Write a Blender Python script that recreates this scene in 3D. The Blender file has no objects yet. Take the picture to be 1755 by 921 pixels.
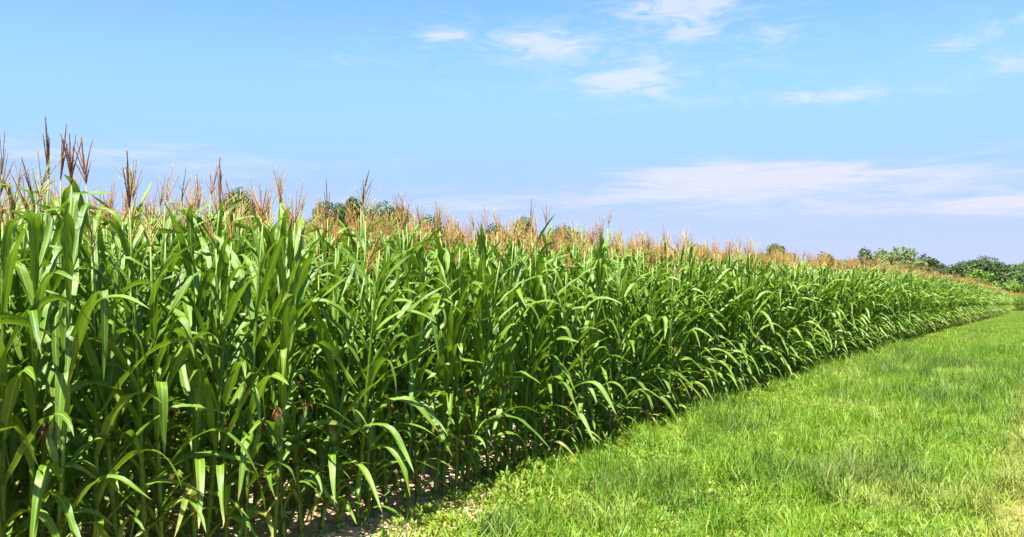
import bpy, math, random
import numpy as np
from mathutils import Vector, noise

S = bpy.context.scene
COL = S.collection
R = math.radians
PI = math.pi

# ------------------------------------------------------------------ camera
F_PX, W_PX = 853.0, 1024.0
EYE = 1.93
cam_data = bpy.data.cameras.new('camera')
cam = bpy.data.objects.new('camera', cam_data)
COL.objects.link(cam)
cam_data.sensor_width = 36.0
cam_data.lens = 36.0 * F_PX / W_PX
cam_data.clip_start = 0.05
cam_data.clip_end = 6000
cam.location = (0, 0, EYE)
cam.rotation_euler = (R(90.8), 0, 0)
S.camera = cam

# ------------------------------------------------------------------ light, sky, exposure
SUN_EL = R(63)
SUN_DIR = Vector((-0.36, -0.93, 0)).normalized()          # towards the sun, on the ground
sun_data = bpy.data.lights.new('sun', 'SUN')
sun_data.energy = 5.0
sun_data.angle = R(0.53)
sun_data.color = (1.0, 0.955, 0.87)
sun = bpy.data.objects.new('sun', sun_data)
COL.objects.link(sun)
to_sun = Vector((SUN_DIR.x * math.cos(SUN_EL), SUN_DIR.y * math.cos(SUN_EL), math.sin(SUN_EL)))
sun.rotation_euler = to_sun.to_track_quat('Z', 'Y').to_euler()
sun.location = to_sun * 60

vs = S.view_settings
vs.view_transform = 'Standard'
vs.look = 'None'
vs.gamma = 1.0
vs.use_curve_mapping = False
vs.exposure = 1.85

world = bpy.data.worlds.new("World")
S.world = world
world.use_nodes = True


class NT:
    """small helper round a node tree"""
    def __init__(self, tree):
        self.t = tree

    def n(self, kind, **kw):
        nd = self.t.nodes.new(kind)
        for k, v in kw.items():
            setattr(nd, k, v)
        return nd

    def put(self, sock, v):
        if hasattr(v, 'is_output'):
            self.t.links.new(v, sock)
        elif v is not None:
            sock.default_value = v

    def math(self, op, a, b=None, c=None, clamp=False):
        nd = self.n('ShaderNodeMath', operation=op)
        nd.use_clamp = clamp
        self.put(nd.inputs[0], a)
        if b is not None:
            self.put(nd.inputs[1], b)
        if c is not None:
            self.put(nd.inputs[2], c)
        return nd.outputs[0]

    def mix(self, fac, a, b, blend='MIX'):
        nd = self.n('ShaderNodeMix', data_type='RGBA', blend_type=blend)
        self.put(nd.inputs[0], fac)
        self.put(nd.inputs[6], a if hasattr(a, 'is_output') else (*a, 1))
        self.put(nd.inputs[7], b if hasattr(b, 'is_output') else (*b, 1))
        return nd.outputs[2]

    def noise(self, vec, scale, detail=3.0, rough=0.55, dist=0.0):
        nd = self.n('ShaderNodeTexNoise')
        self.put(nd.inputs['Vector'], vec)
        self.put(nd.inputs['Scale'], scale)
        nd.inputs['Detail'].default_value = detail
        nd.inputs['Roughness'].default_value = rough
        nd.inputs['Distortion'].default_value = dist
        return nd.outputs['Fac']

    def ramp(self, x, lo, hi, a=0.0, b=1.0):
        nd = self.n('ShaderNodeMapRange')
        nd.interpolation_type = 'SMOOTHSTEP'
        self.put(nd.inputs[0], x)
        for i, v in zip((1, 2, 3, 4), (lo, hi, a, b)):
            nd.inputs[i].default_value = v
        return nd.outputs[0]

    def vec(self, x, y, z):
        nd = self.n('ShaderNodeCombineXYZ')
        for i, v in enumerate((x, y, z)):
            self.put(nd.inputs[i], v)
        return nd.outputs[0]


def build_sky():
    T = NT(world.node_tree)
    bg = world.node_tree.nodes['Background']
    sky = T.n('ShaderNodeTexSky', sky_type='NISHITA')
    sky.sun_disc = False
    sky.sun_elevation = SUN_EL
    sky.sun_rotation = math.atan2(SUN_DIR.x, SUN_DIR.y)
    sky.altitude = 200
    sky.air_density = 1.0
    sky.dust_density = 0.4
    sky.ozone_density = 1.6
    co = T.n('ShaderNodeTexCoord').outputs['Generated']
    sp = T.n('ShaderNodeSeparateXYZ')
    T.put(sp.inputs[0], co)
    x, y, z = sp.outputs
    az = T.math('ARCTAN2', x, y)                           # 0 straight ahead, + to the right
    el = T.math('ARCSINE', z)
    # colour of the clear air in this photograph: more saturated blue, lavender low down
    hsv = T.n('ShaderNodeHueSaturation')
    hsv.inputs['Hue'].default_value = 0.5
    hsv.inputs['Saturation'].default_value = 1.12
    T.put(hsv.inputs['Color'], sky.outputs[0])
    clear = T.mix(1.0, hsv.outputs[0], (0.86, 1.0, 0.98), 'MULTIPLY')
    air = T.mix(T.ramp(el, 0.02, 0.17), (2.34, 2.74, 4.2), (1.66, 2.76, 4.3))
    clear = T.mix(T.ramp(el, 0.10, 0.34, 0.95, 0.0), clear, air)
    # thin high cloud: wispy streaks gathered in a few places
    uv = T.vec(T.math('MULTIPLY', az, 4.5), T.math('MULTIPLY', el, 17.0), 0.0)
    w1 = T.noise(uv, 3.6, 10.0, 0.68, 1.1)
    uv2 = T.vec(T.math('MULTIPLY', az, 3.0), T.math('MULTIPLY', el, 26.0), 3.7)
    w2 = T.noise(uv2, 3.6, 9.0, 0.68, 0.6)

    def blob(a0, e0, sa, se, amp):
        da = T.math('DIVIDE', T.math('SUBTRACT', az, a0), sa)
        de = T.math('DIVIDE', T.math('SUBTRACT', el, e0), se)
        r = T.math('ADD', T.math('MULTIPLY', da, da), T.math('MULTIPLY', de, de))
        return T.math('MULTIPLY', T.math('EXPONENT', T.math('MULTIPLY', r, -1.0)), amp)

    def gather(spots):
        acc = None
        for s in spots:
            b = blob(*s)
            acc = b if acc is None else T.math('ADD', acc, b)
        return acc

    high = gather(SKY_HIGH)
    band = gather(SKY_BAND)
    d1 = T.math('MULTIPLY', T.ramp(T.math('ADD', w1, T.math('MULTIPLY', high, 0.22)), 0.50, 0.86), T.math('MINIMUM', high, 1.0))
    d2 = T.math('MULTIPLY', T.ramp(T.math('ADD', w2, T.math('MULTIPLY', band, 0.20)), 0.46, 0.80), T.math('MINIMUM', band, 1.0))
    faint = T.math('MULTIPLY', T.ramp(w2, 0.56, 0.80), 0.10)
    c = T.mix(T.math('ADD', T.math('MULTIPLY', d1, 0.68), faint, clamp=True), clear, (3.75, 3.8, 4.3))
    c = T.mix(T.math('MULTIPLY', d2, 0.85), c, (3.6, 3.58, 4.2))
    T.put(bg.inputs[0], c)
    bg.inputs[1].default_value = 0.067


def sky_at(u, v):
    """a place in the photograph (1200 x 501) as azimuth and elevation"""
    px, py = u * 1024 / 1200 - 512, 281 - v * 538 / 501
    return math.atan2(px, F_PX), math.atan2(py, math.hypot(px, F_PX))


def spot(u, v, su, sv, amp):
    a, e = sky_at(u, v)
    return (a, e, su * 0.853 / 900, sv * 1.074 / 900, amp)


SKY_HIGH = [spot(*s) for s in [(720, 48, 330, 60, .45), (520, 32, 38, 9, .9), (640, 38, 60, 14, 1.0), (800, 4, 75, 14, 1.25), (815, 30, 34, 8, .9),
                               (740, 76, 75, 20, .85), (915, 30, 30, 10, .5), (965, 90, 95, 8, .8), (1120, 40, 40, 9, .75),
                               (1185, 60, 46, 16, .75), (1200, 18, 46, 11, .7), (400, 58, 50, 12, .4), (1095, 88, 40, 6, .35)]]
SKY_BAND = [spot(*s) for s in [(870, 160, 150, 12, 1.0), (1040, 166, 190, 14, .9), (1190, 188, 60, 10, 1.1), (800, 178, 120, 16, .7),
                               (1000, 195, 190, 14, .7), (560, 190, 200, 13, .7), (200, 150, 330, 18, .40), (60, 138, 160, 16, .3),
                               (1195, 134, 40, 6, .5)]]
build_sky()

# ------------------------------------------------------------------ lie of the land
TH = R(33.7)
ST, CT = math.sin(TH), math.cos(TH)
ROW0 = 4.75                  # the front row stands this far to the left of the camera
ROW_GAP = 0.76


def ground_z(s):
    t = (s - 32.0) / 8.0
    soft = 8.0 * (math.log1p(math.exp(min(t, 30))) if t < 30 else t)
    return -0.024 * min(soft, 118.0)


def bend(s):
    return 0.02 * max(0.0, s - 138.0) ** 2 - 1.96e-4 * max(0.0, min(s, 150.0)) ** 2


def rise(o):
    """the field climbs gently behind its front row; o counts from the bent edge"""
    t = min(18.0, max(0.0, o - ROW0 - 0.2))
    return 0.062 * t * min(1.0, t / 1.5)


def at(s, o, dz=0.0):
    """s metres along the corn row, o metres to its left -> world"""
    o2 = o - min(bend(s), 60.0)
    return Vector((s * ST - o2 * CT, s * CT + o2 * ST, ground_z(s) + rise(o) + dz))


def to_so(x, y):
    s = x * ST + y * CT
    return s, -x * CT + y * ST + min(bend(s), 60.0)


def grass_edge(s):
    return 4.42 - 0.215 * min(6.0, max(0.0, 8.0 - s)) + 0.13 * noise.noise(Vector((s * 0.9, 3.1, 0))) + 0.10 * noise.noise(Vector((s * 3.1, 5.1, 0)))


# ------------------------------------------------------------------ object helpers
def tag(o, label=None, cat=None, group=None, kind=None):
    for k, v in (('label', label), ('category', cat), ('group', group), ('kind', kind)):
        if v:
            o[k] = v
    return o


def mesh_from(name, verts, faces, mats, midx=None, uv=None, smooth=True):
    me = bpy.data.meshes.new(name)
    me.from_pydata([tuple(v) for v in verts], [], faces)
    for m in mats:
        me.materials.append(m)
    if midx is not None:
        me.polygons.foreach_set('material_index', midx)
    if smooth:
        me.polygons.foreach_set('use_smooth', [True] * len(faces))
    if uv is not None:
        lay = me.uv_layers.new(name='UVMap')
        li = np.empty(len(me.loops), dtype=np.int32)
        me.loops.foreach_get('vertex_index', li)
        lay.data.foreach_set('uv', np.asarray(uv, dtype=np.float32)[li].ravel())
    me.update()
    return me


def link(name, me, parent=None, loc=None):
    o = bpy.data.objects.new(name, me)
    COL.objects.link(o)
    if parent is not None:
        o.parent = parent
    if loc is not None:
        o.location = loc
    return o


class Geo:
    """collects verts, faces, uv and material indices"""
    def __init__(self):
        self.v, self.f, self.u, self.m = [], [], [], []

    def add(self, verts, faces, uvs=None, mi=0):
        b = len(self.v)
        self.v.extend(verts)
        self.f.extend([tuple(i + b for i in f) for f in faces])
        self.u.extend(uvs if uvs is not None else [(0.5, 0.5)] * len(verts))
        self.m.extend([mi] * len(faces))

    def tube(self, pts, rads, n=6, mi=0, cap=True, flat=1.0):
        pts = [Vector(p) for p in pts]
        verts, faces, uvs = [], [], []
        for i, p in enumerate(pts):
            t = (pts[min(i + 1, len(pts) - 1)] - pts[max(i - 1, 0)]).normalized()
            a = t.cross(Vector((0.31, 0.95, 0.05)))
            if a.length < 1e-3:
                a = t.cross(Vector((1, 0, 0)))
            a.normalize()
            b = t.cross(a)
            for k in range(n):
                an = 2 * PI * k / n
                verts.append(p + a * math.cos(an) * rads[i] + b * math.sin(an) * rads[i] * flat)
                uvs.append((k / n, i / max(1, len(pts) - 1)))
        for i in range(len(pts) - 1):
            for k in range(n):
                k2 = (k + 1) % n
                faces.append((i * n + k, i * n + k2, (i + 1) * n + k2, (i + 1) * n + k))
        if cap:
            faces.append(tuple(range(n))[::-1])
            faces.append(tuple((len(pts) - 1) * n + k for k in range(n)))
        self.add(verts, faces, uvs, mi)

    def build(self, name, mats, smooth=True):
        return mesh_from(name, self.v, self.f, mats, self.m, self.u, smooth)


def scatter(name, coll, pos, rot, scl, idx, mats=None):
    """ONE object of uncountable stuff: instances of the shapes in coll on the given points"""
    me = bpy.data.meshes.new(name)
    me.from_pydata([tuple(p) for p in pos], [], [])
    for nm, typ, data in (('rot', 'FLOAT_VECTOR', rot), ('scl', 'FLOAT_VECTOR', scl)):
        a = me.attributes.new(nm, typ, 'POINT')
        a.data.foreach_set('vector', np.asarray(data, dtype=np.float32).ravel())
    a = me.attributes.new('idx', 'INT', 'POINT')
    a.data.foreach_set('value', np.asarray(idx, dtype=np.int32))
    o = link(name, me)
    ng = bpy.data.node_groups.new(name + '_scatter', 'GeometryNodeTree')
    ng.interface.new_socket('Geometry', in_out='INPUT', socket_type='NodeSocketGeometry')
    ng.interface.new_socket('Geometry', in_out='OUTPUT', socket_type='NodeSocketGeometry')
    N, L = ng.nodes.new, ng.links.new
    gi, go = N('NodeGroupInput'), N('NodeGroupOutput')
    ci = N('GeometryNodeCollectionInfo')
    ci.inputs['Collection'].default_value = coll
    ci.inputs['Separate Children'].default_value = True
    ci.inputs['Reset Children'].default_value = True
    iop = N('GeometryNodeInstanceOnPoints')
    iop.inputs['Pick Instance'].default_value = True

    def attr(nm, typ):
        nd = N('GeometryNodeInputNamedAttribute')
        nd.data_type = typ
        nd.inputs['Name'].default_value = nm
        return nd.outputs['Attribute']
    e2r = N('FunctionNodeEulerToRotation')
    L(attr('rot', 'FLOAT_VECTOR'), e2r.inputs[0])
    L(gi.outputs[0], iop.inputs['Points'])
    L(ci.outputs[0], iop.inputs['Instance'])
    L(attr('idx', 'INT'), iop.inputs['Instance Index'])
    L(e2r.outputs[0], iop.inputs['Rotation'])
    L(attr('scl', 'FLOAT_VECTOR'), iop.inputs['Scale'])
    L(iop.outputs[0], go.inputs[0])
    md = o.modifiers.new('scatter', 'NODES')
    md.node_group = ng
    return o


def shapes(name, meshes):
    c = bpy.data.collections.new(name)
    for i, me in enumerate(meshes):
        c.objects.link(bpy.data.objects.new('%s_%02d' % (name, i), me))
    return c


# ------------------------------------------------------------------ materials
def new_mat(name):
    m = bpy.data.materials.new(name)
    m.use_nodes = True
    nt = m.node_tree
    nt.nodes.clear()
    T = NT(nt)
    T.out = T.n('ShaderNodeOutputMaterial')
    return m, T


def leafy(T, col, trans, rough=0.42, fac=0.35, spec=0.5, bump=None):
    p = T.n('ShaderNodeBsdfPrincipled')
    T.put(p.inputs['Base Color'], col if hasattr(col, 'is_output') else (*col, 1))
    T.put(p.inputs['Roughness'], rough)
    p.inputs['Specular IOR Level'].default_value = spec
    if bump is not None:
        T.put(p.inputs['Normal'], bump)
    tr = T.n('ShaderNodeBsdfTranslucent')
    T.put(tr.inputs[0], trans if hasattr(trans, 'is_output') else (*trans, 1))
    mx = T.n('ShaderNodeMixShader')
    mx.inputs[0].default_value = fac
    T.put(mx.inputs[1], p.outputs[0])
    T.put(mx.inputs[2], tr.outputs[0])
    T.put(T.out.inputs[0], mx.outputs[0])


def bump_of(T, h, strength, dist):
    b = T.n('ShaderNodeBump')
    b.inputs['Strength'].default_value = strength
    b.inputs['Distance'].default_value = dist
    T.put(b.inputs['Height'], h)
    return b.outputs[0]


def mat_corn_leaf():
    m, T = new_mat('corn_leaf')
    uv = T.n('ShaderNodeUVMap')
    sp = T.n('ShaderNodeSeparateXYZ')
    T.put(sp.inputs[0], uv.outputs[0])
    u = sp.outputs[0]
    half = T.math('MULTIPLY', sp.outputs[1], 0.5)
    leaf_no = T.math('FLOOR', half)                        # which leaf of the plant
    v = T.math('MULTIPLY', T.math('FRACT', half), 2.0)     # along the leaf
    wn = T.n('ShaderNodeTexWhiteNoise', noise_dimensions='1D')
    T.put(wn.inputs['W'], leaf_no)
    tint = wn.outputs['Value']
    d = T.math('ABSOLUTE', T.math('SUBTRACT', u, 0.5))
    rib = T.ramp(d, 0.03, 0.10, 1.0, 0.0)
    rnd = T.n('ShaderNodeObjectInfo').outputs['Random']
    pos = T.n('ShaderNodeNewGeometry').outputs['Position']
    n1 = T.noise(pos, 3.3, 2.0)
    n2 = T.noise(T.vec(T.math('MULTIPLY', u, 60.0), T.math('MULTIPLY', v, 2.5), rnd), 1.0, 2.0)
    col = T.mix(T.ramp(n1, 0.3, 0.7), (0.070, 0.165, 0.007), (0.122, 0.225, 0.009))
    col = T.mix(T.math('MULTIPLY', rnd, 0.5), col, (0.125, 0.215, 0.012))
    col = T.mix(T.ramp(tint, 0.55, 1.0, 0.0, 0.75), col, (0.150, 0.225, 0.012))
    col = T.mix(T.ramp(tint, 0.0, 0.40, 0.65, 0.0), col, (0.048, 0.115, 0.008))
    col = T.mix(T.ramp(n2, 0.35, 0.75, 0.0, 0.42), col, (0.040, 0.095, 0.007))
    col = T.mix(T.math('MULTIPLY', rib, 0.75), col, (0.25, 0.33, 0.10))
    n3 = T.noise(pos, 13.0, 4.0, 0.7)
    col = T.mix(T.math('MULTIPLY', T.ramp(n3, 0.66, 0.74), 0.45), col, (0.24, 0.20, 0.06))
    edge = T.math('ADD', T.ramp(v, 0.84, 1.0), T.math('MULTIPLY', T.ramp(d, 0.40, 0.5), 0.5))
    col = T.mix(T.math('MULTIPLY', edge, T.ramp(n3, 0.42, 0.62)), col, (0.30, 0.23, 0.08))
    tr = T.mix(0.55, col, (0.20, 0.36, 0.008))
    bp = bump_of(T, T.math('SINE', T.math('MULTIPLY', u, 150.0)), 0.22, 0.002)
    leafy(T, col, tr, T.math('ADD', 0.32, T.math('MULTIPLY', n3, 0.22)), 0.26, 0.42, bp)
    return m


def mat_corn_old_leaf():
    m, T = new_mat('corn_old_leaf')
    pos = T.n('ShaderNodeNewGeometry').outputs['Position']
    n1 = T.noise(pos, 14.0, 3.0)
    col = T.mix(T.ramp(n1, 0.35, 0.65), (0.14, 0.20, 0.025), (0.30, 0.25, 0.07))
    leafy(T, col, T.mix(0.5, col, (0.35, 0.36, 0.05)), 0.55, 0.35, 0.35)
    return m


def mat_stalk():
    m, T = new_mat('corn_stalk')
    pos = T.n('ShaderNodeNewGeometry').outputs['Position']
    n1 = T.noise(pos, 16.0, 3.0)
    col = T.mix(T.ramp(n1, 0.3, 0.7), (0.115, 0.20, 0.03), (0.20, 0.28, 0.06))
    bp = bump_of(T, n1, 0.3, 0.003)
    leafy(T, col, (0.2, 0.3, 0.04), 0.45, 0.08, 0.4, bp)
    return m


def mat_tassel(name, a, b):
    m, T = new_mat(name)
    pos = T.n('ShaderNodeNewGeometry').outputs['Position']
    n1 = T.noise(pos, 60.0, 2.0)
    rnd = T.n('ShaderNodeObjectInfo').outputs['Random']
    col = T.mix(T.ramp(T.math('ADD', n1, T.math('MULTIPLY', T.math('SUBTRACT', rnd, 0.5), 0.35)), 0.3, 0.7), a, b)
    leafy(T, col, T.mix(0.4, col, b), 0.7, 0.2, 0.2)
    return m


def mat_simple(name, a, b, scale, rough=0.6, fac=0.0, spec=0.3, bump=0.0):
    m, T = new_mat(name)
    pos = T.n('ShaderNodeNewGeometry').outputs['Position']
    n1 = T.noise(pos, scale, 4.0)
    col = T.mix(T.ramp(n1, 0.3, 0.7), a, b)
    leafy(T, col, col, rough, fac, spec, bump_of(T, n1, bump, 0.02) if bump else None)
    return m


def mat_grass(name, dark, light, dry, fac=0.38):
    m, T = new_mat(name)
    pos = T.n('ShaderNodeNewGeometry').outputs['Position']
    rnd = T.n('ShaderNodeObjectInfo').outputs['Random']
    uv = T.n('ShaderNodeUVMap')
    sp = T.n('ShaderNodeSeparateXYZ')
    T.put(sp.inputs[0], uv.outputs[0])
    blade, along = sp.outputs[0], sp.outputs[1]
    n1 = T.noise(pos, 1.1, 4.0, 0.6)
    mixv = T.math('ADD', T.math('MULTIPLY', n1, 0.75), T.math('ADD', T.math('MULTIPLY', rnd, 0.34), T.math('MULTIPLY', blade, 0.30)))
    col = T.mix(T.ramp(mixv, 0.36, 1.0), dark, light)
    dryf = T.math('MULTIPLY', T.ramp(blade, 0.86, 0.97), 0.8)
    col = T.mix(dryf, col, dry)
    n2 = T.noise(pos, 0.42, 2.0)
    col = T.mix(T.math('MULTIPLY', T.ramp(n2, 0.52, 0.72), 0.35), col, dry)
    gp_ = T.n('ShaderNodeSeparateXYZ')
    T.put(gp_.inputs[0], pos)
    o = T.math('ADD', T.math('MULTIPLY', gp_.outputs[0], -CT), T.math('MULTIPLY', gp_.outputs[1], ST))
    worn = T.ramp(T.math('ADD', o, T.math('MULTIPLY', T.math('SUBTRACT', n1, 0.5), 1.2)), 0.30, 1.05, 0.60, 0.0)
    col = T.mix(worn, col, (dry[0] * .85, dry[1] * .82, dry[2] * .7))       # trodden, drier grass by the track
    leafy(T, col, T.mix(0.5, col, (light[0] * 1.7, light[1] * 1.5, light[2])), 0.5, fac, 0.35)
    return m


def mat_ground():
    m, T = new_mat('soil')
    pos = T.n('ShaderNodeNewGeometry').outputs['Position']
    sp = T.n('ShaderNodeSeparateXYZ')
    T.put(sp.inputs[0], pos)
    x, y = sp.outputs[0], sp.outputs[1]
    o = T.math('ADD', T.math('MULTIPLY', x, -CT), T.math('MULTIPLY', y, ST))
    s_ = T.math('ADD', T.math('MULTIPLY', x, ST), T.math('MULTIPLY', y, CT))
    n1 = T.noise(pos, 2.6, 6.0, 0.65)
    n2 = T.noise(pos, 28.0, 5.0, 0.7)
    soil = T.mix(T.ramp(n1, 0.3, 0.7), (0.46, 0.295, 0.18), (0.58, 0.40, 0.26))
    soil = T.mix(T.ramp(n2, 0.30, 0.62, 0.55, 0.0), soil, (0.27, 0.175, 0.11))
    lawn = T.mix(T.ramp(n2, 0.3, 0.7), (0.085, 0.115, 0.022), (0.17, 0.19, 0.05))
    bare = T.math('MULTIPLY', T.ramp(n1, 0.50, 0.66), 0.30)
    lawn = T.mix(bare, lawn, (0.34, 0.25, 0.12))
    oe = T.math('ADD', o, T.math('MULTIPLY', T.math('SUBTRACT', n1, 0.5), 0.5))
    wheel = T.math('MULTIPLY', T.ramp(oe, 0.25, 0.85, 1.0, 0.0), T.ramp(oe, -0.7, -0.1, 0.0, 1.0))
    lawn = T.mix(T.math('MULTIPLY', wheel, 0.8), lawn, (0.33, 0.225, 0.095))
    near = T.math('MINIMUM', T.math('MAXIMUM', T.math('SUBTRACT', 8.0, s_), 0.0), 6.0)
    mk = T.ramp(T.math('ADD', oe, T.math('MULTIPLY', near, 0.20)), 4.22, 4.50, 0.0, 1.0)
    col = T.mix(mk, lawn, soil)
    h = T.math('ADD', T.math('MULTIPLY', n1, 0.5), T.math('MULTIPLY', n2, 0.5))
    p = T.n('ShaderNodeBsdfPrincipled')
    T.put(p.inputs['Base Color'], col)
    p.inputs['Roughness'].default_value = 0.92
    p.inputs['Specular IOR Level'].default_value = 0.15
    T.put(p.inputs['Normal'], bump_of(T, h, 0.8, 0.04))
    T.put(T.out.inputs[0], p.outputs[0])
    return m


M_LEAF = mat_corn_leaf()
M_OLD = mat_corn_old_leaf()
M_STALK = mat_stalk()
M_T_DARK = mat_tassel('tassel_dark', (0.11, 0.045, 0.026), (0.24, 0.11, 0.055))
M_T_RED = mat_tassel('tassel_red', (0.25, 0.125, 0.047), (0.39, 0.21, 0.080))
M_T_TAN = mat_tassel('tassel_tan', (0.36, 0.20, 0.065), (0.51, 0.31, 0.11))
M_T_STRAW = mat_tassel('tassel_straw', (0.34, 0.30, 0.09), (0.50, 0.42, 0.16))
M_HUSK = mat_simple('husk', (0.13, 0.22, 0.035), (0.24, 0.32, 0.08), 40, 0.5, 0.1, 0.3, 0.2)
M_SILK = mat_simple('silk', (0.17, 0.05, 0.022), (0.32, 0.14, 0.055), 50, 0.6, 0.15)
M_GROUND = mat_ground()

# ------------------------------------------------------------------ ground sheet
def axis(lo, fine_lo, fine_hi, hi, step, grow=1.16):
    a = list(np.arange(fine_lo, fine_hi, step))
    x, d, up = fine_hi, step, []
    while x < hi:
        up.append(x)
        d *= grow
        x += d
    up.append(hi)
    x, d, dn = fine_lo, step, []
    while True:
        d *= grow
        x -= d
        if x < lo:
            break
        dn.append(x)
    dn.append(lo)
    return dn[::-1] + a + up


def build_ground():
    ss = axis(-900, 0.5, 22, 1500, 0.09, 1.10)
    oo = axis(-1200, 3.1, 7.9, 1200, 0.065, 1.14)
    verts, faces = [], []
    for s in ss:
        gz = ground_z(s)
        for o in oo:
            x, y = s * ST - o * CT, s * CT + o * ST
            h = rise(o + min(bend(s), 60.0))
            if -2 < s < 60 and -3 < o < 14:
                h += 0.035 * noise.noise(Vector((x * 1.3, y * 1.3, 0.0)))
                if o > 3.8:
                    k = min(1.0, (o - 3.8) / 0.5)
                    h += k * (0.055 * noise.noise(Vector((x * 5.5, y * 5.5, 1.0))) + 0.03 * noise.noise(Vector((x * 15, y * 15, 2.0))))
            verts.append((x, y, gz + h))
    n = len(oo)
    for i in range(len(ss) - 1):
        for j in range(n - 1):
            faces.append((i * n + j, (i + 1) * n + j, (i + 1) * n + j + 1, i * n + j + 1)[::-1])
    me = mesh_from('ground', verts, faces, [M_GROUND])
    o = link('ground', me)
    o['kind'] = 'structure'
    return o


build_ground()

# ------------------------------------------------------------------ corn plants
def leaf_geo(g, rng, z0, az, L, W, phi0, phi1, bend_at, sharp, twist, drift, r0, mi, nseg=14, nx=4):
    p = Vector((math.cos(az) * r0, math.sin(az) * r0, z0))
    verts, uvs = [], []
    a = az
    ph1, ph2 = rng.uniform(0, 6.28), rng.uniform(0, 6.28)
    leaf_id = 2.0 * rng.randrange(12)
    rip = rng.uniform(0.05, 0.18) * W
    fr = rng.uniform(2.5, 4.5)
    step = L / nseg
    for i in range(nseg + 1):
        s = i / nseg
        k = 1.0 / (1.0 + math.exp(-(s - bend_at) * sharp))
        k0 = 1.0 / (1.0 + math.exp(bend_at * sharp))
        phi = phi0 + (phi1 - phi0) * (k - k0) + 0.05 * math.sin(5 * s + ph1)
        a = az + drift * s * s
        t = Vector((math.sin(phi) * math.cos(a), math.sin(phi) * math.sin(a), math.cos(phi)))
        side = Vector((-math.sin(a), math.cos(a), 0))
        nrm = side.cross(t) * -1.0
        tw = twist * s ** 1.5
        sd = side * math.cos(tw) + nrm * math.sin(tw)
        nn = nrm * math.cos(tw) - side * math.sin(tw)
        prof = min(1.0, 0.50 + 1.9 * s) * max(0.0, 1 - s ** 2.4) ** 0.85
        w = W * prof * 0.5
        fold = R(38) * math.exp(-3.0 * s) + R(7)
        for j in range(nx + 1):
            u = -1 + 2 * j / nx
            rp = rip * math.sin(2 * PI * fr * s + (ph1 if u > 0 else ph2)) * abs(u) ** 2 * min(1, 4 * s) * prof
            verts.append(p + sd * (u * w * math.cos(fold)) + nn * (abs(u) * w * math.sin(fold) + rp))
            uvs.append((0.5 + 0.5 * u, s + leaf_id))
        p = p + t * step
    faces = []
    for i in range(nseg):
        for j in range(nx):
            q = i * (nx + 1) + j
            faces.append((q, q + 1, q + nx + 2, q + nx + 1))
    g.add(verts, faces, uvs, mi)


LEN = [0.58, 0.64, 0.68, 0.72, 0.75, 0.77, 0.79, 0.80, 0.80, 0.79, 0.78, 0.76, 0.71, 0.65, 0.57, 0.47, 0.36]
NL = len(LEN)


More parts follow.
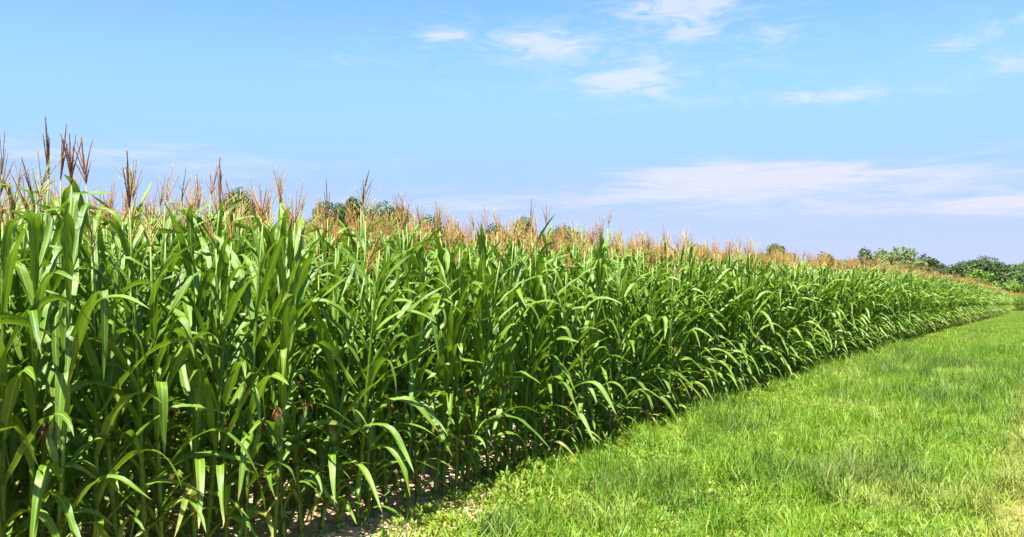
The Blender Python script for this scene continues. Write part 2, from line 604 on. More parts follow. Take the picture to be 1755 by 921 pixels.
def corn_parts(seed, tassel, ear, lod=0):
    """meshes of one plant: stalk, foliage, tassel, ear, silk"""
    rng = random.Random(seed)
    nseg, nx = (14, 4) if lod == 0 else (8, 2)
    top = rng.uniform(1.76, 1.90)
    # stalk with nodes, slightly bowed
    bx, by = rng.uniform(-0.05, 0.05), rng.uniform(-0.05, 0.05)

    def axis_pt(z):
        k = (z / 2.0) ** 2
        return Vector((bx * k, by * k, z))
    st = Geo()
    zs, pts, rad = [], [], []
    nodes = [0.06 + (top - 0.17) * (i / (NL - 1.0)) ** 0.95 for i in range(NL)]
    for i, zn in enumerate(nodes):
        r = 0.0165 * (1 - 0.62 * zn / 2.0)
        zs += [zn - 0.012, zn, zn + 0.015, zn + 0.05]
        rad += [r * 0.98, r * 1.22, r * 1.05, r * 1.10]
    zs = [-0.04] + zs + [top + 0.16]
    rad = [0.018] + rad + [0.0045]
    zr = sorted(zip(zs, rad))
    st.tube([axis_pt(z) for z, _ in zr], [r for _, r in zr], 8 if lod == 0 else 4)
    if lod == 0:                                           # brace roots
        for k in range(7):
            an = rng.uniform(0, 6.28)
            st.tube([(math.cos(an) * .012, math.sin(an) * .012, .075), (math.cos(an) * .035, math.sin(an) * .035, .045),
                     (math.cos(an) * .05, math.sin(an) * .05, -.03)], [.0035, .003, .0025], 4)
    # foliage
    fo = Geo()
    plane = rng.uniform(-0.25, 0.25)
    for i in range(NL):
        f = i / (NL - 1.0)
        az = plane + (0 if i % 2 else PI) + rng.gauss(0, 0.38)
        L = LEN[i] * rng.uniform(0.88, 1.15)
        W = (0.047 + 0.030 * math.sin(PI * min(1, f * 1.05))) * rng.uniform(0.88, 1.15)
        phi0 = R(rng.uniform(22, 42))
        style = rng.random()
        if i <= 5:
            phi1, b, sh = R(rng.uniform(115, 165)), rng.uniform(0.32, 0.58), rng.uniform(6, 12)
            phi0 = R(rng.uniform(34, 58))
        elif style < 0.34:                                 # sharply folded over, the tip hanging
            phi1, b, sh = R(rng.uniform(150, 178)), rng.uniform(0.45, 0.68), rng.uniform(22, 40)
        elif style < 0.75:                                 # arched
            phi1, b, sh = R(rng.uniform(105, 150)), rng.uniform(0.45, 0.70), rng.uniform(6, 11)
        else:                                              # upright
            phi1, b, sh = R(rng.uniform(60, 95)), rng.uniform(0.5, 0.75), rng.uniform(5, 8)
        if i >= NL - 3:
            phi1 = R(rng.uniform(45, 125))
            phi0 = R(rng.uniform(14, 38))
        ap = axis_pt(nodes[i] + 0.05)
        sub = Geo()
        old = i <= 2 and rng.random() < 0.28
        leaf_geo(sub, rng, 0.0, az, L, W, phi0, phi1, b, sh, rng.gauss(0, 0.7), rng.gauss(0, 0.45), 0.012, 0, nseg, nx)
        fo.add([v + ap for v in sub.v], sub.f, sub.u, 1 if old else 0)
        # sheath: the leaf base clasping the stalk
        if lod == 0:
            zl = nodes[i] + 0.055
            lowz = nodes[max(0, i - 1)] + 0.03
            r = 0.0165 * (1 - 0.62 * zl / 2.0) * 1.28
            fo.tube([axis_pt(max(lowz, zl - 0.13)), axis_pt(zl - 0.04), axis_pt(zl)], [r * 0.85, r, r * 1.12], 7, 0, cap=False)
    for k in range(4):                                     # side shoots low on the stalk
        sub = Geo()
        leaf_geo(sub, rng, 0.0, rng.uniform(0, 6.28), rng.uniform(0.34, 0.62), rng.uniform(0.035, 0.06), R(rng.uniform(18, 50)),
                 R(rng.uniform(95, 150)), rng.uniform(0.4, 0.65), rng.uniform(6, 14), rng.gauss(0, 0.7), rng.gauss(0, 0.5), 0.012, 0, nseg, nx)
        ap = axis_pt(rng.uniform(0.05, 0.75))
        fo.add([v + ap for v in sub.v], sub.f, sub.u, 0)
    # tassel
    ta = Geo()
    tmat, n_br, spread, length, thick = tassel
    b0 = axis_pt(top + 0.17)
    lean = Vector((rng.gauss(0, 0.16), rng.gauss(0, 0.16), 1)).normalized()

    def spike(base, d, L, r, droop):
        n = 9 if lod == 0 else 4
        pts, rr = [], []
        p = Vector(base)
        for i in range(n + 1):
            s = i / n
            dd = (d + Vector((d.x, d.y, -0.6)) * droop * s * s).normalized()
            pts.append(p.copy())
            rr.append(r * (0.45 if i == 0 else (1.0 if i % 2 else 0.72)) * (1 - 0.55 * s))
            p = p + dd * (L / n)
        ta.tube(pts, rr, 5 if lod == 0 else 3)
        if lod == 0:                                       # hanging spikelets
            for i in range(int(L / 0.011)):
                s = 0.15 + 0.85 * i / (L / 0.011)
                q = pts[min(n, int(s * n))].lerp(pts[min(n, int(s * n) + 1)], s * n - int(s * n))
                an = i * 2.4
                e = (d + Vector((math.cos(an), math.sin(an), -0.1)) * 0.75).normalized()
                sd = e.cross(Vector((0.2, 0.3, 1))).normalized() * r * 0.42
                k = r * 2.1 * (1 - 0.4 * s)
                ta.add([q, q + e * k * 0.5 + sd, q + e * k, q + e * k * 0.5 - sd], [(0, 1, 2, 3)])
    spike(b0, lean, length, thick, 0.05)
    ta.tube([axis_pt(top + 0.02), b0], [0.005, 0.0045], 5)
    for k in range(n_br):
        an = 2.4 * k + rng.uniform(-.4, .4)
        d = (lean + Vector((math.cos(an), math.sin(an), 0)) * rng.uniform(0.5, 1.1) * spread).normalized()
        spike(b0 + lean * (0.012 * k * 0.8), d, length * rng.uniform(0.55, 0.85), thick * 0.75, rng.uniform(0.0, 0.5))
    # ear
    ea = si = None
    if ear:
        ea, si = Geo(), Geo()
        zi = 5 + rng.randint(0, 1)
        an = rng.uniform(0, 6.28)
        d = Vector((math.cos(an) * 0.42, math.sin(an) * 0.42, 0.9)).normalized()
        e0 = axis_pt(nodes[zi]) + Vector((math.cos(an), math.sin(an), 0)) * 0.014
        n = 8
        ea.tube([e0 + d * (0.21 * i / n) for i in range(n + 1)],
                [0.026 * (math.sin(PI * (0.12 + 0.80 * i / n)) ** 0.7) for i in range(n + 1)], 9)
        for k in range(3):                                 # husk tips
            aa = an + 2.1 * k
            leaf_geo(ea, rng, 0, aa, 0.12, 0.03, R(18), R(50), .6, 6, 0.2, 0.1, 0.012, 0, 5, 2)
            nv = 6 * 3
            ea.v[-nv:] = [v + e0 + d * 0.16 for v in ea.v[-nv:]]
        tip = e0 + d * 0.205
        for k in range(34):
            q = Vector((rng.gauss(0, 1), rng.gauss(0, 1), rng.gauss(0.5, 0.7))).normalized()
            si.tube([tip, tip + q * 0.022 + d * 0.012, tip + q * 0.036 + Vector((0, 0, -0.012)), tip + q * 0.042 + Vector((0, 0, -0.04))],
                    [.0028, .0028, .0022, .0014], 3)
    return dict(stalk=(st, [M_STALK]), foliage=(fo, [M_LEAF, M_OLD]), tassel=(ta, [tmat]),
                ear=(ea, [M_HUSK]) if ea else None, silk=(si, [M_SILK]) if si else None)


# kinds of tassel: material, side branches, spread, length of the spike, thickness
T_TALL = (M_T_DARK, 3, 0.18, 0.28, 0.0078)
T_DARKF = (M_T_DARK, 8, 0.50, 0.23, 0.0068)
T_RED = (M_T_RED, 8, 0.52, 0.24, 0.0055)
T_TAN = (M_T_TAN, 9, 0.60, 0.24, 0.0051)
T_STRAW = (M_T_STRAW, 11, 0.75, 0.24, 0.0052)
T_TAN2 = (M_T_TAN, 5, 0.40, 0.27, 0.0054)
T_RED2 = (M_T_RED, 4, 0.35, 0.27, 0.0056)
KINDS = [('tan', T_TAN), ('red', T_RED2), ('straw', T_STRAW), ('tan', T_TAN2), ('red', T_RED), ('tan', T_TAN2), ('straw', T_STRAW), ('red', T_RED2)]
KIND_WORDS = {'tan': 'tan', 'red': 'reddish', 'straw': 'pale straw', 'dark': 'dark brown', 'spike': 'dark brown spike'}

VARIANTS = []                                              # (kind, has ear, {part: mesh})


def add_variant(seed, kind, tassel, ear):
    p = corn_parts(seed, tassel, ear)
    VARIANTS.append((kind, ear, {k: v[0].build('corn_' + k, v[1]) for k, v in p.items() if v}))


for i in range(20):
    k, t = KINDS[i % len(KINDS)]
    add_variant(100 + i, k, t, i % 3 != 2)
for i in range(3):
    add_variant(300 + i, 'dark', T_DARKF, i == 0)
for i in range(4):
    add_variant(330 + i, 'spike', T_TALL, i == 1)
N_COMMON = 20


def joined_mesh(seed, tassel, lod):
    p = corn_parts(seed, tassel, False, lod)
    g, mats = Geo(), []
    for k in ('stalk', 'foliage', 'tassel'):
        gg, mm = p[k]
        b = len(mats)
        mats += mm
        base = len(g.v)
        g.v += gg.v
        g.u += gg.u
        g.f += [tuple(i + base for i in f) for f in gg.f]
        g.m += [i + b for i in gg.m]
    return g.build('corn_shape', mats)


field_shapes = shapes('corn_shape', [joined_mesh(500 + i, [T_TAN, T_RED2, T_TAN2, T_STRAW, T_TAN2, T_RED, T_RED2, T_TAN][i % 8], 0 if i < 8 else 1)
                                     for i in range(16)])

rng = random.Random(11)
plants = []                                                # s, o, row, height factor, yaw, tilt
for row in range(16):
    o = ROW0 + row * ROW_GAP
    s = -3.0 + rng.uniform(0, 0.1)
    s_end = 156.0 if row < 9 else 70.0
    while s < s_end:
        plants.append([s, o + rng.gauss(0, 0.025), row, rng.gauss(1.16 if row else 1.12, 0.055), rng.gauss(0, 0.85), (rng.gauss(0, 0.06), rng.gauss(0, 0.06))])
        s += max(0.09, rng.gauss(0.162, 0.035))


def px_of(p):
    return (512 + F_PX * p.x / p.y) if p.y > 0.3 else None


def score(pl):
    p = at(pl[0], pl[1])
    u = px_of(p)
    if u is None or u < -75 or u > 1040:
        return 0
    return (1.0, 0.55, 0.42, 0.22)[pl[2]] / p.y if pl[2] < 4 else 0


def hero_at(u, row):
    """the plant of this row nearest to column u of the picture"""
    best = min((pl for pl in plants if pl[2] == row and px_of(at(pl[0], pl[1])) is not None),
               key=lambda pl: abs(px_of(at(pl[0], pl[1])) - u))
    return id(best)


# plants that stand out in the photograph: column (of 1200), row, kind, height factor, label
HEROES = [
    (27, 1, 'spike', 1.14, 'corn plant with a dark spike tassel, first to stand clear at the left edge'),
    (52, 0, 'dark', 1.04, 'corn plant with a dark brown tassel leaning right, between two taller dark spikes'),
    (74, 1, 'spike', 1.15, 'tallest corn plant, its dark spike tassel highest against the sky near the left edge'),
    (104, 2, 'spike', 1.06, 'corn plant with a thin dark tassel just right of the tallest one'),
    (142, 0, 'dark', 1.03, 'corn plant with a bushy dark brown tassel standing alone in front of pale tassels'),
    (165, 0, 'spike', 1.02, 'corn plant whose dark tassel slants to the right beside a bushy dark one'),
    (213, 2, 'red', 1.10, 'corn plant with slim reddish tassel, left of a close pair of tall tassels'),
    (228, 1, 'spike', 1.10, 'corn plant with brown spike tassel, tallest of a close cluster before the first treetop'),
    (252, 1, 'red', 1.05, 'corn plant with reddish brown tassel low in front of the first treetop'),
    (268, 2, 'spike', 1.10, 'corn plant with thin brown tassel rising beside the first treetop'),
    (305, 1, 'spike', 1.06, 'corn plant with brown tassel rising just right of the first treetop'),
    (355, 0, 'red', 1.04, 'corn plant with reddish tassel in front of the gap between two treetops'),
    (383, 1, 'spike', 1.09, 'corn plant with a thin straight tassel rising over the low treetops'),
    (421, 1, 'spike', 1.11, 'corn plant with forked brown tassel standing tall against the round treetop'),
    (440, 2, 'spike', 1.09, 'corn plant with thin tassel over the broad low treetop'),
    (487, 1, 'red', 1.08, 'corn plant with reddish tassel rising right of the broad low treetop'),
    (527, 1, 'spike', 1.05, 'corn plant with lone brown tassel midway between two treetops'),
    (640, 1, 'spike', 1.13, 'corn plant with branched tall tassel above the row beside the small round treetop'),
]
hero = {}
for u, row, kind, hf, label in HEROES:
    hero[hero_at(u * 1024 / 1200, row)] = (kind, hf, label)

ranked = sorted(plants, key=score, reverse=True)
chosen_ids = set(hero)
for pl in ranked:
    if len(chosen_ids) >= 300:
        break
    if score(pl) > 0:
        chosen_ids.add(id(pl))

corn_root = {}


def make_corn(var, label, group):
    kind, ear, parts = VARIANTS[var]
    root = bpy.data.objects.new('corn_plant', None)
    root.empty_display_size = 0.1
    COL.objects.link(root)
    ch = {}
    for k in ('stalk', 'foliage', 'tassel', 'ear', 'silk'):
        if k in parts:
            ch[k] = link(k, parts[k], ch['ear'] if k == 'silk' else root)
    return root


def copy_corn(src):
    r = src.copy()
    COL.objects.link(r)
    for c in src.children:
        d = c.copy()
        COL.objects.link(d)
        d.parent = r
        for g in c.children:
            e = g.copy()
            COL.objects.link(e)
            e.parent = d
    return r


ROW_WORDS = ['front row', 'second row', 'third row', 'fourth row']


def corn_label(pl, kind, ear):
    u = px_of(at(pl[0], pl[1])) or 0
    row = pl[2]
    if row == 0:
        where = ('on shaded bare soil' if u < 300 else 'where bare soil meets the grass' if u < 470
                 else 'along the middle of the grass edge' if u < 640 else 'far along the grass edge')
        e = ', red-silked ear' if ear and u < 470 else ''
        return 'front row corn, %s tassel%s, %s' % (KIND_WORDS[kind], e, where)
    where = 'left' if u < 300 else 'middle' if u < 560 else 'right'
    return '%s corn plant with %s tassel, %s part of the field' % (ROW_WORDS[row], KIND_WORDS[kind], where)


ORD = ['next', 'second', 'third', 'fourth', 'fifth', 'sixth', 'seventh', 'eighth', 'ninth', 'tenth', 'eleventh', 'twelfth']
front = sorted((pl for pl in plants if pl[2] == 0 and id(pl) in chosen_ids and 0 <= (px_of(at(pl[0], pl[1])) or -1) < 560),
               key=lambda pl: pl[0])
marks = {'the bushy dark tassel leaning right': 52, 'the lone bushy dark tassel': 142, 'the slanting dark tassel': 165,
         'the reddish tassel between two treetops': 355}
mark_at = {}
for nm, u in marks.items():
    h = hero_at(u * 1024 / 1200, 0)
    for i, pl in enumerate(front):
        if id(pl) == h:
            mark_at[i] = nm
front_label = {}
for i, pl in enumerate(front):
    if i in mark_at or not mark_at:
        continue
    j = min(mark_at, key=lambda q: abs(q - i))
    n = abs(j - i)
    if n <= len(ORD):
        front_label[id(pl)] = 'front row, %s stalk %s of %s' % (ORD[n - 1], 'left' if i < j else 'right', mark_at[j])

rng = random.Random(5)
by_kind = {}
for i, v in enumerate(VARIANTS):
    by_kind.setdefault(v[0], []).append(i)
fpos, frot, fscl, fidx = [], [], [], []
for pl in plants:
    s, o, row, hf, yaw, tilt = pl
    p = at(s, o, -0.01)
    # leaf plane: mostly across the row, blades tipped towards the light of the open side
    rz = PI / 2 - TH + PI / 2 + yaw + (PI if rng.random() < 0.5 else 0)
    if id(pl) in chosen_ids:
        if id(pl) in hero:
            kind, h2, label = hero[id(pl)]
            h2 = 1.20 + (h2 - 1.0) * 0.80
            var = rng.choice(by_kind[kind])
            hf = h2
        else:
            var = rng.randrange(N_COMMON)
            label = None
        kind, ear, _ = VARIANTS[var]
        if label is None:
            label = corn_label(pl, kind, ear)
            if id(pl) in front_label:
                label = '%s-tasselled corn plant, %s' % (KIND_WORDS[kind].split()[-1], front_label[id(pl)])
        root = copy_corn(corn_root[var]) if var in corn_root else make_corn(var, label, None)
        corn_root.setdefault(var, root)
        root.location = p
        root.rotation_euler = (tilt[0], tilt[1], rz)
        w = rng.uniform(0.94, 1.06)
        root.scale = (w, w, hf)
        tag(root, label, 'corn plant', 'corn plants at the edge of the field')
    else:
        fpos.append(p)
        frot.append((tilt[0], tilt[1], rz))
        fscl.append((1.0, 1.0, hf))
        far = p.length > 32
        fidx.append(rng.randrange(8, 16) if far else rng.randrange(0, 8))
cf = scatter('corn_field', field_shapes, fpos, frot, fscl, fidx)
tag(cf, 'the rest of the corn field, dense green stalks under a haze of tan tassels', 'corn field', kind='stuff')

# ------------------------------------------------------------------ grass strip
def blade_patch(seed, n, size, hmin, hmax, width, lean, mat, nseg=3):
    r = np.random.RandomState(seed)
    verts, faces, uvs = [], [], []
    for _ in range(n):
        x, y = r.uniform(-size / 2, size / 2, 2)
        h = r.uniform(hmin, hmax)
        a = r.uniform(0, 2 * PI)
        ln = abs(r.normal(0, lean)) + 0.10
        w = width * r.uniform(0.6, 1.25)
        fa = a + r.uniform(-0.9, 0.9)
        dx, dy = -math.sin(fa) * w / 2, math.cos(fa) * w / 2
        tint = r.uniform(0, 1)
        b = len(verts)
        px, py, pz = x, y, -0.01
        ang = ln * 0.35
        for i in range(nseg):
            k = 1 - 0.75 * (i / nseg) ** 1.5
            verts += [(px - dx * k, py - dy * k, pz), (px + dx * k, py + dy * k, pz)]
            uvs += [(tint, i / nseg)] * 2
            px += math.cos(a) * math.sin(ang) * h / nseg
            py += math.sin(a) * math.sin(ang) * h / nseg
            pz += math.cos(ang) * h / nseg
            ang = min(ang + ln * 0.8, 1.75)
        verts.append((px, py, pz))
        uvs.append((tint, 1.0))
        for i in range(nseg - 1):
            q = b + 2 * i
            faces.append((q, q + 1, q + 3, q + 2))
        q = b + 2 * (nseg - 1)
        faces.append((q, q + 1, q + 2))
    return mesh_from('grass_shape', verts, faces, [mat], None, uvs)


def weed_patch(seed, n, mat):
    """low broad-leaved weeds: short sprawling stems set with oval leaves"""
    r = random.Random(seed)
    g = Geo()
    for _ in range(n):
        x, y = r.uniform(-.16, .16), r.uniform(-.16, .16)
        for k in range(r.randint(4, 7)):
            a = r.uniform(0, 6.28)
            leaf = Geo()
            L = r.uniform(.025, .060)
            leaf_geo(leaf, r, r.uniform(0, .05), a, L, L * r.uniform(.3, .55), R(r.uniform(20, 60)), R(r.uniform(80, 120)), .5, 6,
                     r.gauss(0, .5), r.gauss(0, .4), r.uniform(.005, .05), 0, 4, 2)
            t = r.uniform(0, 1)
            g.add([v + Vector((x, y, 0)) for v in leaf.v], leaf.f, [(t, q[1] % 2.0) for q in leaf.u])
    return g.build('weed_shape', [mat])


M_GRASS = mat_grass('grass', (0.065, 0.165, 0.007), (0.18, 0.29, 0.016), (0.40, 0.37, 0.12), 0.30)
M_GRASS_DK = mat_grass('grass_dark', (0.045, 0.115, 0.010), (0.10, 0.185, 0.018), (0.30, 0.28, 0.08), 0.30)
M_WEED = mat_grass('weed', (0.10, 0.185, 0.014), (0.20, 0.28, 0.025), (0.34, 0.33, 0.05))
M_STRAW = mat_simple('straw', (0.55, 0.47, 0.25), (0.75, 0.68, 0.45), 20, 0.6, 0.2)

lawn_shapes = shapes('grass_shape', [blade_patch(10 + i, 125, 0.36, 0.06, 0.20, 0.0090, 1.15, M_GRASS) for i in range(4)]
                     + [blade_patch(30 + i, 80, 0.26, 0.14, 0.38, 0.0095, 1.0, M_GRASS) for i in range(3)]
                     + [blade_patch(40 + i, 90, 0.24, 0.14, 0.36, 0.0095, 0.85, M_GRASS_DK) for i in range(2)]
                     + [blade_patch(50 + i, 150, 0.80, 0.07, 0.18, 0.0130, 0.65, M_GRASS, 2) for i in range(2)]
                     + [blade_patch(60 + i, 120, 0.80, 0.07, 0.18, 0.0120, 0.65, M_GRASS_DK, 2) for i in range(1)])
rng = random.Random(21)
gp, gr, gs, gi = [], [], [], []


def grass_at(s, o, near):
    p = at(s, o, 0.0)
    x, y = p.x, p.y
    n1 = noise.noise(Vector((x * 0.55, y * 0.55, 7.0)))
    n2 = noise.noise(Vector((x * 1.7, y * 1.7, 9.0)))
    n3 = noise.noise(Vector((x * 3.6, y * 3.6, 4.0)))
    tall = 0.9 + 0.38 * n1 + 0.50 * n2 + 0.45 * n3
    # worn wheel track to the right
    wheel = max(0.0, 1 - abs(o - 0.05 + 0.45 * n2) / 0.75)
    if wheel > 0 and rng.random() < wheel * 0.62:
        return
    tall *= 1 - 0.5 * wheel
    if near:
        k = rng.randrange(7, 9) if n1 + rng.uniform(-.3, .3) > 0.34 else (rng.randrange(4, 7) if n2 + 0.7 * n3 + rng.uniform(-.3, .3) > 0.25 else rng.randrange(0, 4))
    else:
        k = 11 if n1 + rng.uniform(-.35, .35) > 0.4 else rng.randrange(9, 11)
    gp.append(p)
    gr.append((rng.gauss(0, 0.08), rng.gauss(0, 0.08), rng.uniform(0, 6.28)))
    w = rng.uniform(0.85, 1.2)
    gs.append((w, w, max(0.35, tall) * rng.uniform(0.85, 1.15)))
    gi.append(k)


s = -4.0
while s < 26:
    o = -9.0
    while o < 4.7:
        oj = o + rng.uniform(-.09, .09)
        sj = s + rng.uniform(-.09, .09)
        edge = grass_edge(sj)
        if oj < edge - 0.05 or (oj < edge + 0.16 and rng.random() < 0.25):
            grass_at(sj, oj, True)
        o += 0.17 if o > -1.6 else 0.22
    s += 0.17
s = 25.5
while s < 165:
    o = -22.0
    while o < 4.7:
        oj, sj = o + rng.uniform(-.2, .2), s + rng.uniform(-.2, .2)
        if oj < grass_edge(sj):
            grass_at(sj, oj, False)
        o += 0.36
    s += 0.36
gr_o = scatter('grass', lawn_shapes, gp, gr, gs, gi)
tag(gr_o, 'bright yellow-green grass strip beside the corn', 'grass', kind='stuff')

weed_shapes = shapes('weed_shape', [weed_patch(70 + i, 9, M_WEED) for i in range(5)])
wp, wr, ws, wi = [], [], [], []
s = 0.0
while s < 45:
    for k in range(3):
        d = abs(rng.gauss(0, 0.42))
        oj = grass_edge(s) + 0.08 - d if rng.random() < 0.8 else grass_edge(s) + rng.uniform(0, 0.5)
        wp.append(at(s + rng.uniform(-.1, .1), oj, 0.0))
        wr.append((0, 0, rng.uniform(0, 6.28)))
        q = rng.uniform(0.8, 1.5)
        ws.append((q, q, q * rng.uniform(.8, 1.4)))
        wi.append(rng.randrange(5))
    s += 0.13
for k in range(520):                                       # taller weeds in the foot of the corn
    s = rng.uniform(6.0, 30)
    wp.append(at(s, grass_edge(s) + rng.uniform(-0.1, 0.6), 0.0))
    wr.append((0, 0, rng.uniform(0, 6.28)))
    q = rng.uniform(1.1, 1.8)
    ws.append((q * .8, q * .8, q * 1.4))
    wi.append(rng.randrange(5))
for k in range(110):                                       # seedlings on the open soil in front
    s = rng.uniform(2.5, 7.5)
    wp.append(at(s, grass_edge(s) + rng.uniform(0.05, 0.75), 0.0))
    wr.append((0, 0, rng.uniform(0, 6.28)))
    q = rng.uniform(0.5, 1.2)
    ws.append((q, q, q * 1.3))
    wi.append(rng.randrange(5))
for k in range(1000):
    s = rng.uniform(1, 14)
    o = grass_edge(s) - 0.03 - abs(rng.gauss(0, 1.0))
    wp.append(at(s, o, 0.03))
    wr.append((0, 0, rng.uniform(0, 6.28)))
    q = rng.uniform(0.55, 1.0)
    ws.append((q, q, q * 1.3))
    wi.append(rng.randrange(5))
we = scatter('weeds', weed_shapes, wp, wr, ws, wi)
tag(we, 'low broad-leaved weeds along the edge between grass and bare soil', 'weeds', kind='stuff')

# dry litter and clods on the soil between the stalks
def litter_shape(seed):
    r = random.Random(seed)
    g = Geo()
    for k in range(7):
        a = r.uniform(0, 6.28)
        x, y = r.uniform(-.2, .2), r.uniform(-.2, .2)
        L = r.uniform(.05, .2)
        d = Vector((math.cos(a), math.sin(a), r.uniform(-.05, .12)))
        g.tube([Vector((x, y, .015)), Vector((x, y, .02)) + d * L * .5, Vector((x, y, .012)) + d * L], [.003, .004, .002], 4, 0, True, 0.5)
    return g.build('litter_shape', [M_STRAW])


def clod_shape(seed):
    r = random.Random(seed)
    g = Geo()
    for k in range(6):
        c = Vector((r.uniform(-.2, .2), r.uniform(-.2, .2), 0.0))
        q = r.uniform(.010, .032)
        vs_, fs_ = [], []
        n, m = 7, 4
        for i in range(m + 1):
            for j in range(n):
                th, ph = PI * i / m, 2 * PI * j / n
                d = Vector((math.sin(th) * math.cos(ph), math.sin(th) * math.sin(ph), math.cos(th) * .7))
                vs_.append(c + d * q * (1 + .45 * noise.noise(d * 2 + c * 9)))
        for i in range(m):
            for j in range(n):
                fs_.append((i * n + j, (i + 1) * n + j, (i + 1) * n + (j + 1) % n, i * n + (j + 1) % n))
        g.add(vs_, fs_)
    return g.build('clod_shape', [M_CLOD])


M_CLOD = mat_simple('clod', (0.36, 0.24, 0.155), (0.52, 0.38, 0.265), 22, 0.95, 0, 0.1, 0.5)
lit = shapes('litter_shape', [litter_shape(90 + i) for i in range(4)] + [clod_shape(95 + i) for i in range(4)])
lp, lr, ls, lx = [], [], [], []
for k in range(2600):
    s = rng.uniform(0, 22) if rng.random() < .8 else rng.uniform(22, 40)
    o = rng.uniform(4.25, 7.7)
    lp.append(at(s, o, 0.005))
    lr.append((0, 0, rng.uniform(0, 6.28)))
    q = rng.uniform(.7, 1.3)
    ls.append((q, q, q))
    lx.append(rng.randrange(8))
lo = scatter('soil_litter', lit, lp, lr, ls, lx)
tag(lo, 'dry straw bits and small clods on the bare soil under the corn', 'litter', kind='stuff')

# dark tufts and dead stems that stand out of the lawn
def tuft(u, v, hh, n, mat, label, name='grass_tuft', width=0.006, cat='grass tuft', size=0.22, lean=.55):
    dv = (v - 262) * 1.0738
    z = EYE * F_PX / dv
    x = (u * 1024 / 1200 - 512) / F_PX * z
    me = blade_patch(int(u * 7 + v), n, size, hh * .55, hh, width, lean, mat, 4)
    o = link(name, me, None, (x, z, ground_z(x * ST + z * CT)))
    tag(o, label, cat)
    return o


tuft(862, 404, .34, 230, M_GRASS_DK, 'tall dark green grass tuft in mid lawn, nearest the corn edge', size=.55)
tuft(1000, 380, .26, 170, M_GRASS_DK, 'wide dark grass tuft farther up the lawn', size=.6)
tuft(1110, 372, .24, 170, M_GRASS_DK, 'dark grass tuft at the right of the lawn by the worn track', size=.6)
tuft(655, 492, .24, 120, M_GRASS_DK, 'dark grass tuft by the bottom edge of the picture, next to the weeds', size=.4)
tuft(780, 470, .24, 150, M_GRASS_DK, 'low dark grass tuft in the front of the lawn', size=.45)
tuft(1055, 480, .22, 140, M_GRASS_DK, 'dark grass tuft in the near right part of the lawn', size=.45)
tuft(918, 452, .16, 12, M_STRAW, 'bleached dead stems lying in the middle of the lawn', 'dry_stems', .007, 'dry stems', .12, .9)
tuft(1065, 438, .15, 8, M_STRAW, 'small bleached stem beside the dark grass on the right', 'dry_stems', .006, 'dry stems', .1, .9)

# ------------------------------------------------------------------ trees beyond the field
def mat_tree(name, a, b):
    m, T = new_mat(name)
    pos = T.n('ShaderNodeNewGeometry').outputs['Position']
    n1 = T.noise(pos, 0.9, 3.0, 0.6)
    uv = T.n('ShaderNodeUVMap')
    sp = T.n('ShaderNodeSeparateXYZ')
    T.put(sp.inputs[0], uv.outputs[0])
    f = T.math('ADD', T.math('MULTIPLY', n1, 0.8), T.math('MULTIPLY', sp.outputs[0], 0.3))
    col = T.mix(T.ramp(f, 0.35, 0.8), a, b)
    leafy(T, col, T.mix(0.5, col, b), 0.6, 0.3, 0.25)
    return m


TREE_M = {  # crown colours lightened a little: distance haze put into the paint
    'dark': mat_tree('tree_dark', (0.030, 0.060, 0.016), (0.075, 0.115, 0.032)),
    'mid': mat_tree('tree_mid', (0.045, 0.085, 0.022), (0.10, 0.145, 0.042)),
    'pale': mat_tree('tree_pale', (0.10, 0.145, 0.045), (0.19, 0.23, 0.085)),
    'lime': mat_tree('tree_lime', (0.08, 0.15, 0.018), (0.14, 0.22, 0.03)),
}
M_BARK = mat_simple('bark', (0.07, 0.052, 0.038), (0.13, 0.10, 0.075), 6, 0.9, 0, 0.1, 0.4)


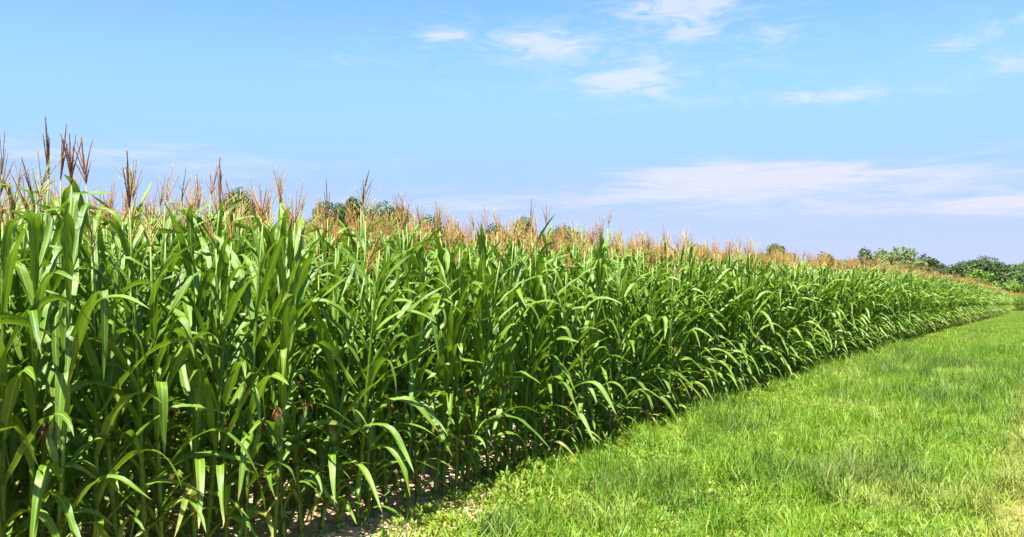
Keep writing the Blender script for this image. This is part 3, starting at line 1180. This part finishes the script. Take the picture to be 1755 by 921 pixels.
def tree(u0, u1, vtop, Y, kind, label, group, conical=False, name='tree', seed=0, lift=0.30):
    """u0..u1 and vtop: where its crown shows in the photograph; Y: its distance"""
    r = random.Random(1000 + seed)
    x = ((u0 + u1) / 2 * 1024 / 1200 - 512) / F_PX * Y
    rad = max(0.8, (u1 - u0) / 2 * 1024 / 1200 / F_PX * Y)
    so = to_so(x, Y)
    gz = ground_z(so[0]) + rise(so[1])
    ztop = EYE + (262 - vtop) * 1.0738 / F_PX * Y
    H = max(2.5, ztop - gz)
    root = bpy.data.objects.new(name, None)
    root.location = (x, Y, gz)
    COL.objects.link(root)
    tag(root, label, 'tree', group)
    tk = Geo()
    r0 = 0.022 * H + 0.05
    jx, jy = r.uniform(-.3, .3), r.uniform(-.3, .3)
    tk.tube([(0, 0, -.1), (jx * .3, jy * .3, H * .25), (jx, jy, H * .55), (jx * 1.4, jy * 1.4, H * .88)], [r0 * 1.25, r0, r0 * .6, r0 * .15], 8)
    lobes = []
    if conical:
        for i in range(9):
            f = i / 8
            lobes.append((Vector((r.uniform(-.15, .15) * rad, r.uniform(-.15, .15) * rad, H * (.18 + .78 * f))), rad * (1.05 - .9 * f), rad * .45 + .2))
    else:
        cz = H * (lift + (1 - lift) / 2)
        hz = H * (1 - lift) / 2
        n = 22
        for i in range(n):
            d = Vector((r.gauss(0, 1), r.gauss(0, 1), r.gauss(0.15, 1))).normalized()
            k = r.uniform(.35, .82)
            c = Vector((d.x * rad * k, d.y * rad * k, cz + d.z * hz * k))
            q = r.uniform(.22, .46)
            lobes.append((c, rad * q, max(rad, hz) * q * .75))
        lobes.append((Vector((jx, jy, H - hz * .42)), rad * .45, hz * .42))
    for c, a, b in lobes[:9]:
        s0 = Vector((jx * .6, jy * .6, max(H * .22, c.z * .55)))
        tk.tube([s0, s0.lerp(c, .55) + Vector((0, 0, -.1 * H * .2)), c], [r0 * .45, r0 * .28, r0 * .08], 5)
    link('trunk', tk.build('trunk', [M_BARK]), root)
    # leaf sprays through each lobe's volume, thinner inside
    lf = 0.0017 * Y
    verts, faces, uvs = [], [], []
    vol = sum(a * a * b for _, a, b in lobes)
    total = int(min(13000, max(1500, 9.0 * sum(a * b for _, a, b in lobes) / (lf * lf))))
    for c, a, b in lobes:
        cnt = int(total * a * b / sum(p * q for _, p, q in lobes))
        for _ in range(cnt):
            d = Vector((r.gauss(0, 1), r.gauss(0, 1), r.gauss(0, 1))).normalized()
            k = r.uniform(.35, 1.0) ** .5 * (1 + .18 * noise.noise(d * 2.2 + c))
            p = c + Vector((d.x * a, d.y * a, d.z * b)) * k
            if p.z < H * .10:
                continue
            nrm = (d + Vector((r.gauss(0, .6), r.gauss(0, .6), r.gauss(.25, .6)))).normalized()
            t1 = nrm.cross(Vector((r.gauss(0, 1), r.gauss(0, 1), r.gauss(0, 1)))).normalized()
            t2 = nrm.cross(t1)
            w = lf * r.uniform(.6, 1.3)
            bb = len(verts)
            verts += [p - t1 * w, p + t2 * w * .55, p + t1 * w, p - t2 * w * .55]
            tt = r.random()
            uvs += [(tt, 0)] * 4
            faces.append((bb, bb + 1, bb + 2, bb + 3))
    me = mesh_from('crown', verts, faces, [TREE_M[kind]], None, uvs, False)
    link('crown', me, root)
    return root


G_L = 'treetops behind the corn'
G_R = 'trees at the far end of the field'
TREES = [
    (262, 296, 170, 96, 'dark', 'dark ragged treetop showing behind tassels, farthest left of the treetops', G_L, False),
    (326, 342, 185, 100, 'dark', 'tiny dark treetop barely over the tassels, right of the ragged one', G_L, False),
    (362, 400, 178, 98, 'dark', 'low dark treetop touching the left side of the tall round one', G_L, False),
    (400, 424, 171, 95, 'dark', 'tall round dark treetop rising highest over the left tassels', G_L, False),
    (426, 484, 182, 99, 'mid', 'broad domed green treetop right of the tall round one', G_L, False),
    (484, 520, 191, 104, 'dark', 'low dark treetop sloping down from the broad domed one', G_L, False),
    (566, 598, 203, 110, 'dark', 'flat dark treetop just left of the small round one', G_L, False),
    (597, 627, 196, 108, 'dark', 'small round dark treetop beside the tall branched tassel', G_L, False),
    (630, 680, 209, 114, 'dark', 'long low treetop behind the tassels, right of the small round one', G_L, False),
    (812, 832, 223, 140, 'mid', 'hazy green tip of a treetop poking over the middle tassels', G_L, False),
    (898, 924, 223, 145, 'mid', 'rounded green treetop alone over the tassels, mid right', G_L, False),
    (956, 974, 230, 150, 'dark', 'slim hazy treetop between the lone rounded one and the pale trees', G_L, False),
    (978, 1000, 236, 152, 'mid', 'low green treetop just left of the spiky dark tree', G_L, False),
    (1001, 1024, 230, 172, 'dark', 'spiky dark tree standing left of the two pale trees', G_R, False),
    (1020, 1046, 231, 172, 'pale', 'smaller of two pale yellow-green trees behind the corn', G_R, False),
    (1038, 1074, 229, 176, 'pale', 'larger pale yellow-green tree, right of its smaller twin', G_R, False),
    (1072, 1096, 237, 180, 'dark', 'dark tree sloping down right of the pale trees', G_R, False),
    (1094, 1110, 244, 186, 'mid', 'low grey-green bush between the dark sloping tree and the gap', G_R, False),
    (1106, 1126, 246, 182, 'mid', 'thin loose tree at the left end of the far right trees', G_R, False),
    (1124, 1182, 242, 176, 'dark', 'broad dark spreading tree at the far end of the corn row', G_R, False),
    (1136, 1160, 252, 168, 'lime', 'light green bush in front of the broad dark tree', G_R, False),
    (1160, 1200, 256, 172, 'dark', 'dark bushy tree right of the light green bush', G_R, False),
    (1178, 1225, 246, 180, 'mid', 'green tree cut by the right edge of the picture', G_R, False),
    (1168, 1196, 264, 166, 'lime', 'low olive green bush above the end of the tassel line', G_R, False),
    (1196, 1260, 255, 168, 'mid', 'wide green bush at the right end of the tree line', G_R, False),
]
for i, (u0, u1, vt, Y, kd, lab, grp, con) in enumerate(TREES):
    pad = (u1 - u0) * (0.32 if grp == G_R else 0.45)
    tree(u0 - pad, u1 + pad, vt + (12 if 400 <= u0 < 430 else 9 if 320 < u0 < 490 else 5) if grp == G_L else vt, Y, kd, lab, grp, con, seed=i, lift=0.12 if grp == G_R else 0.3)
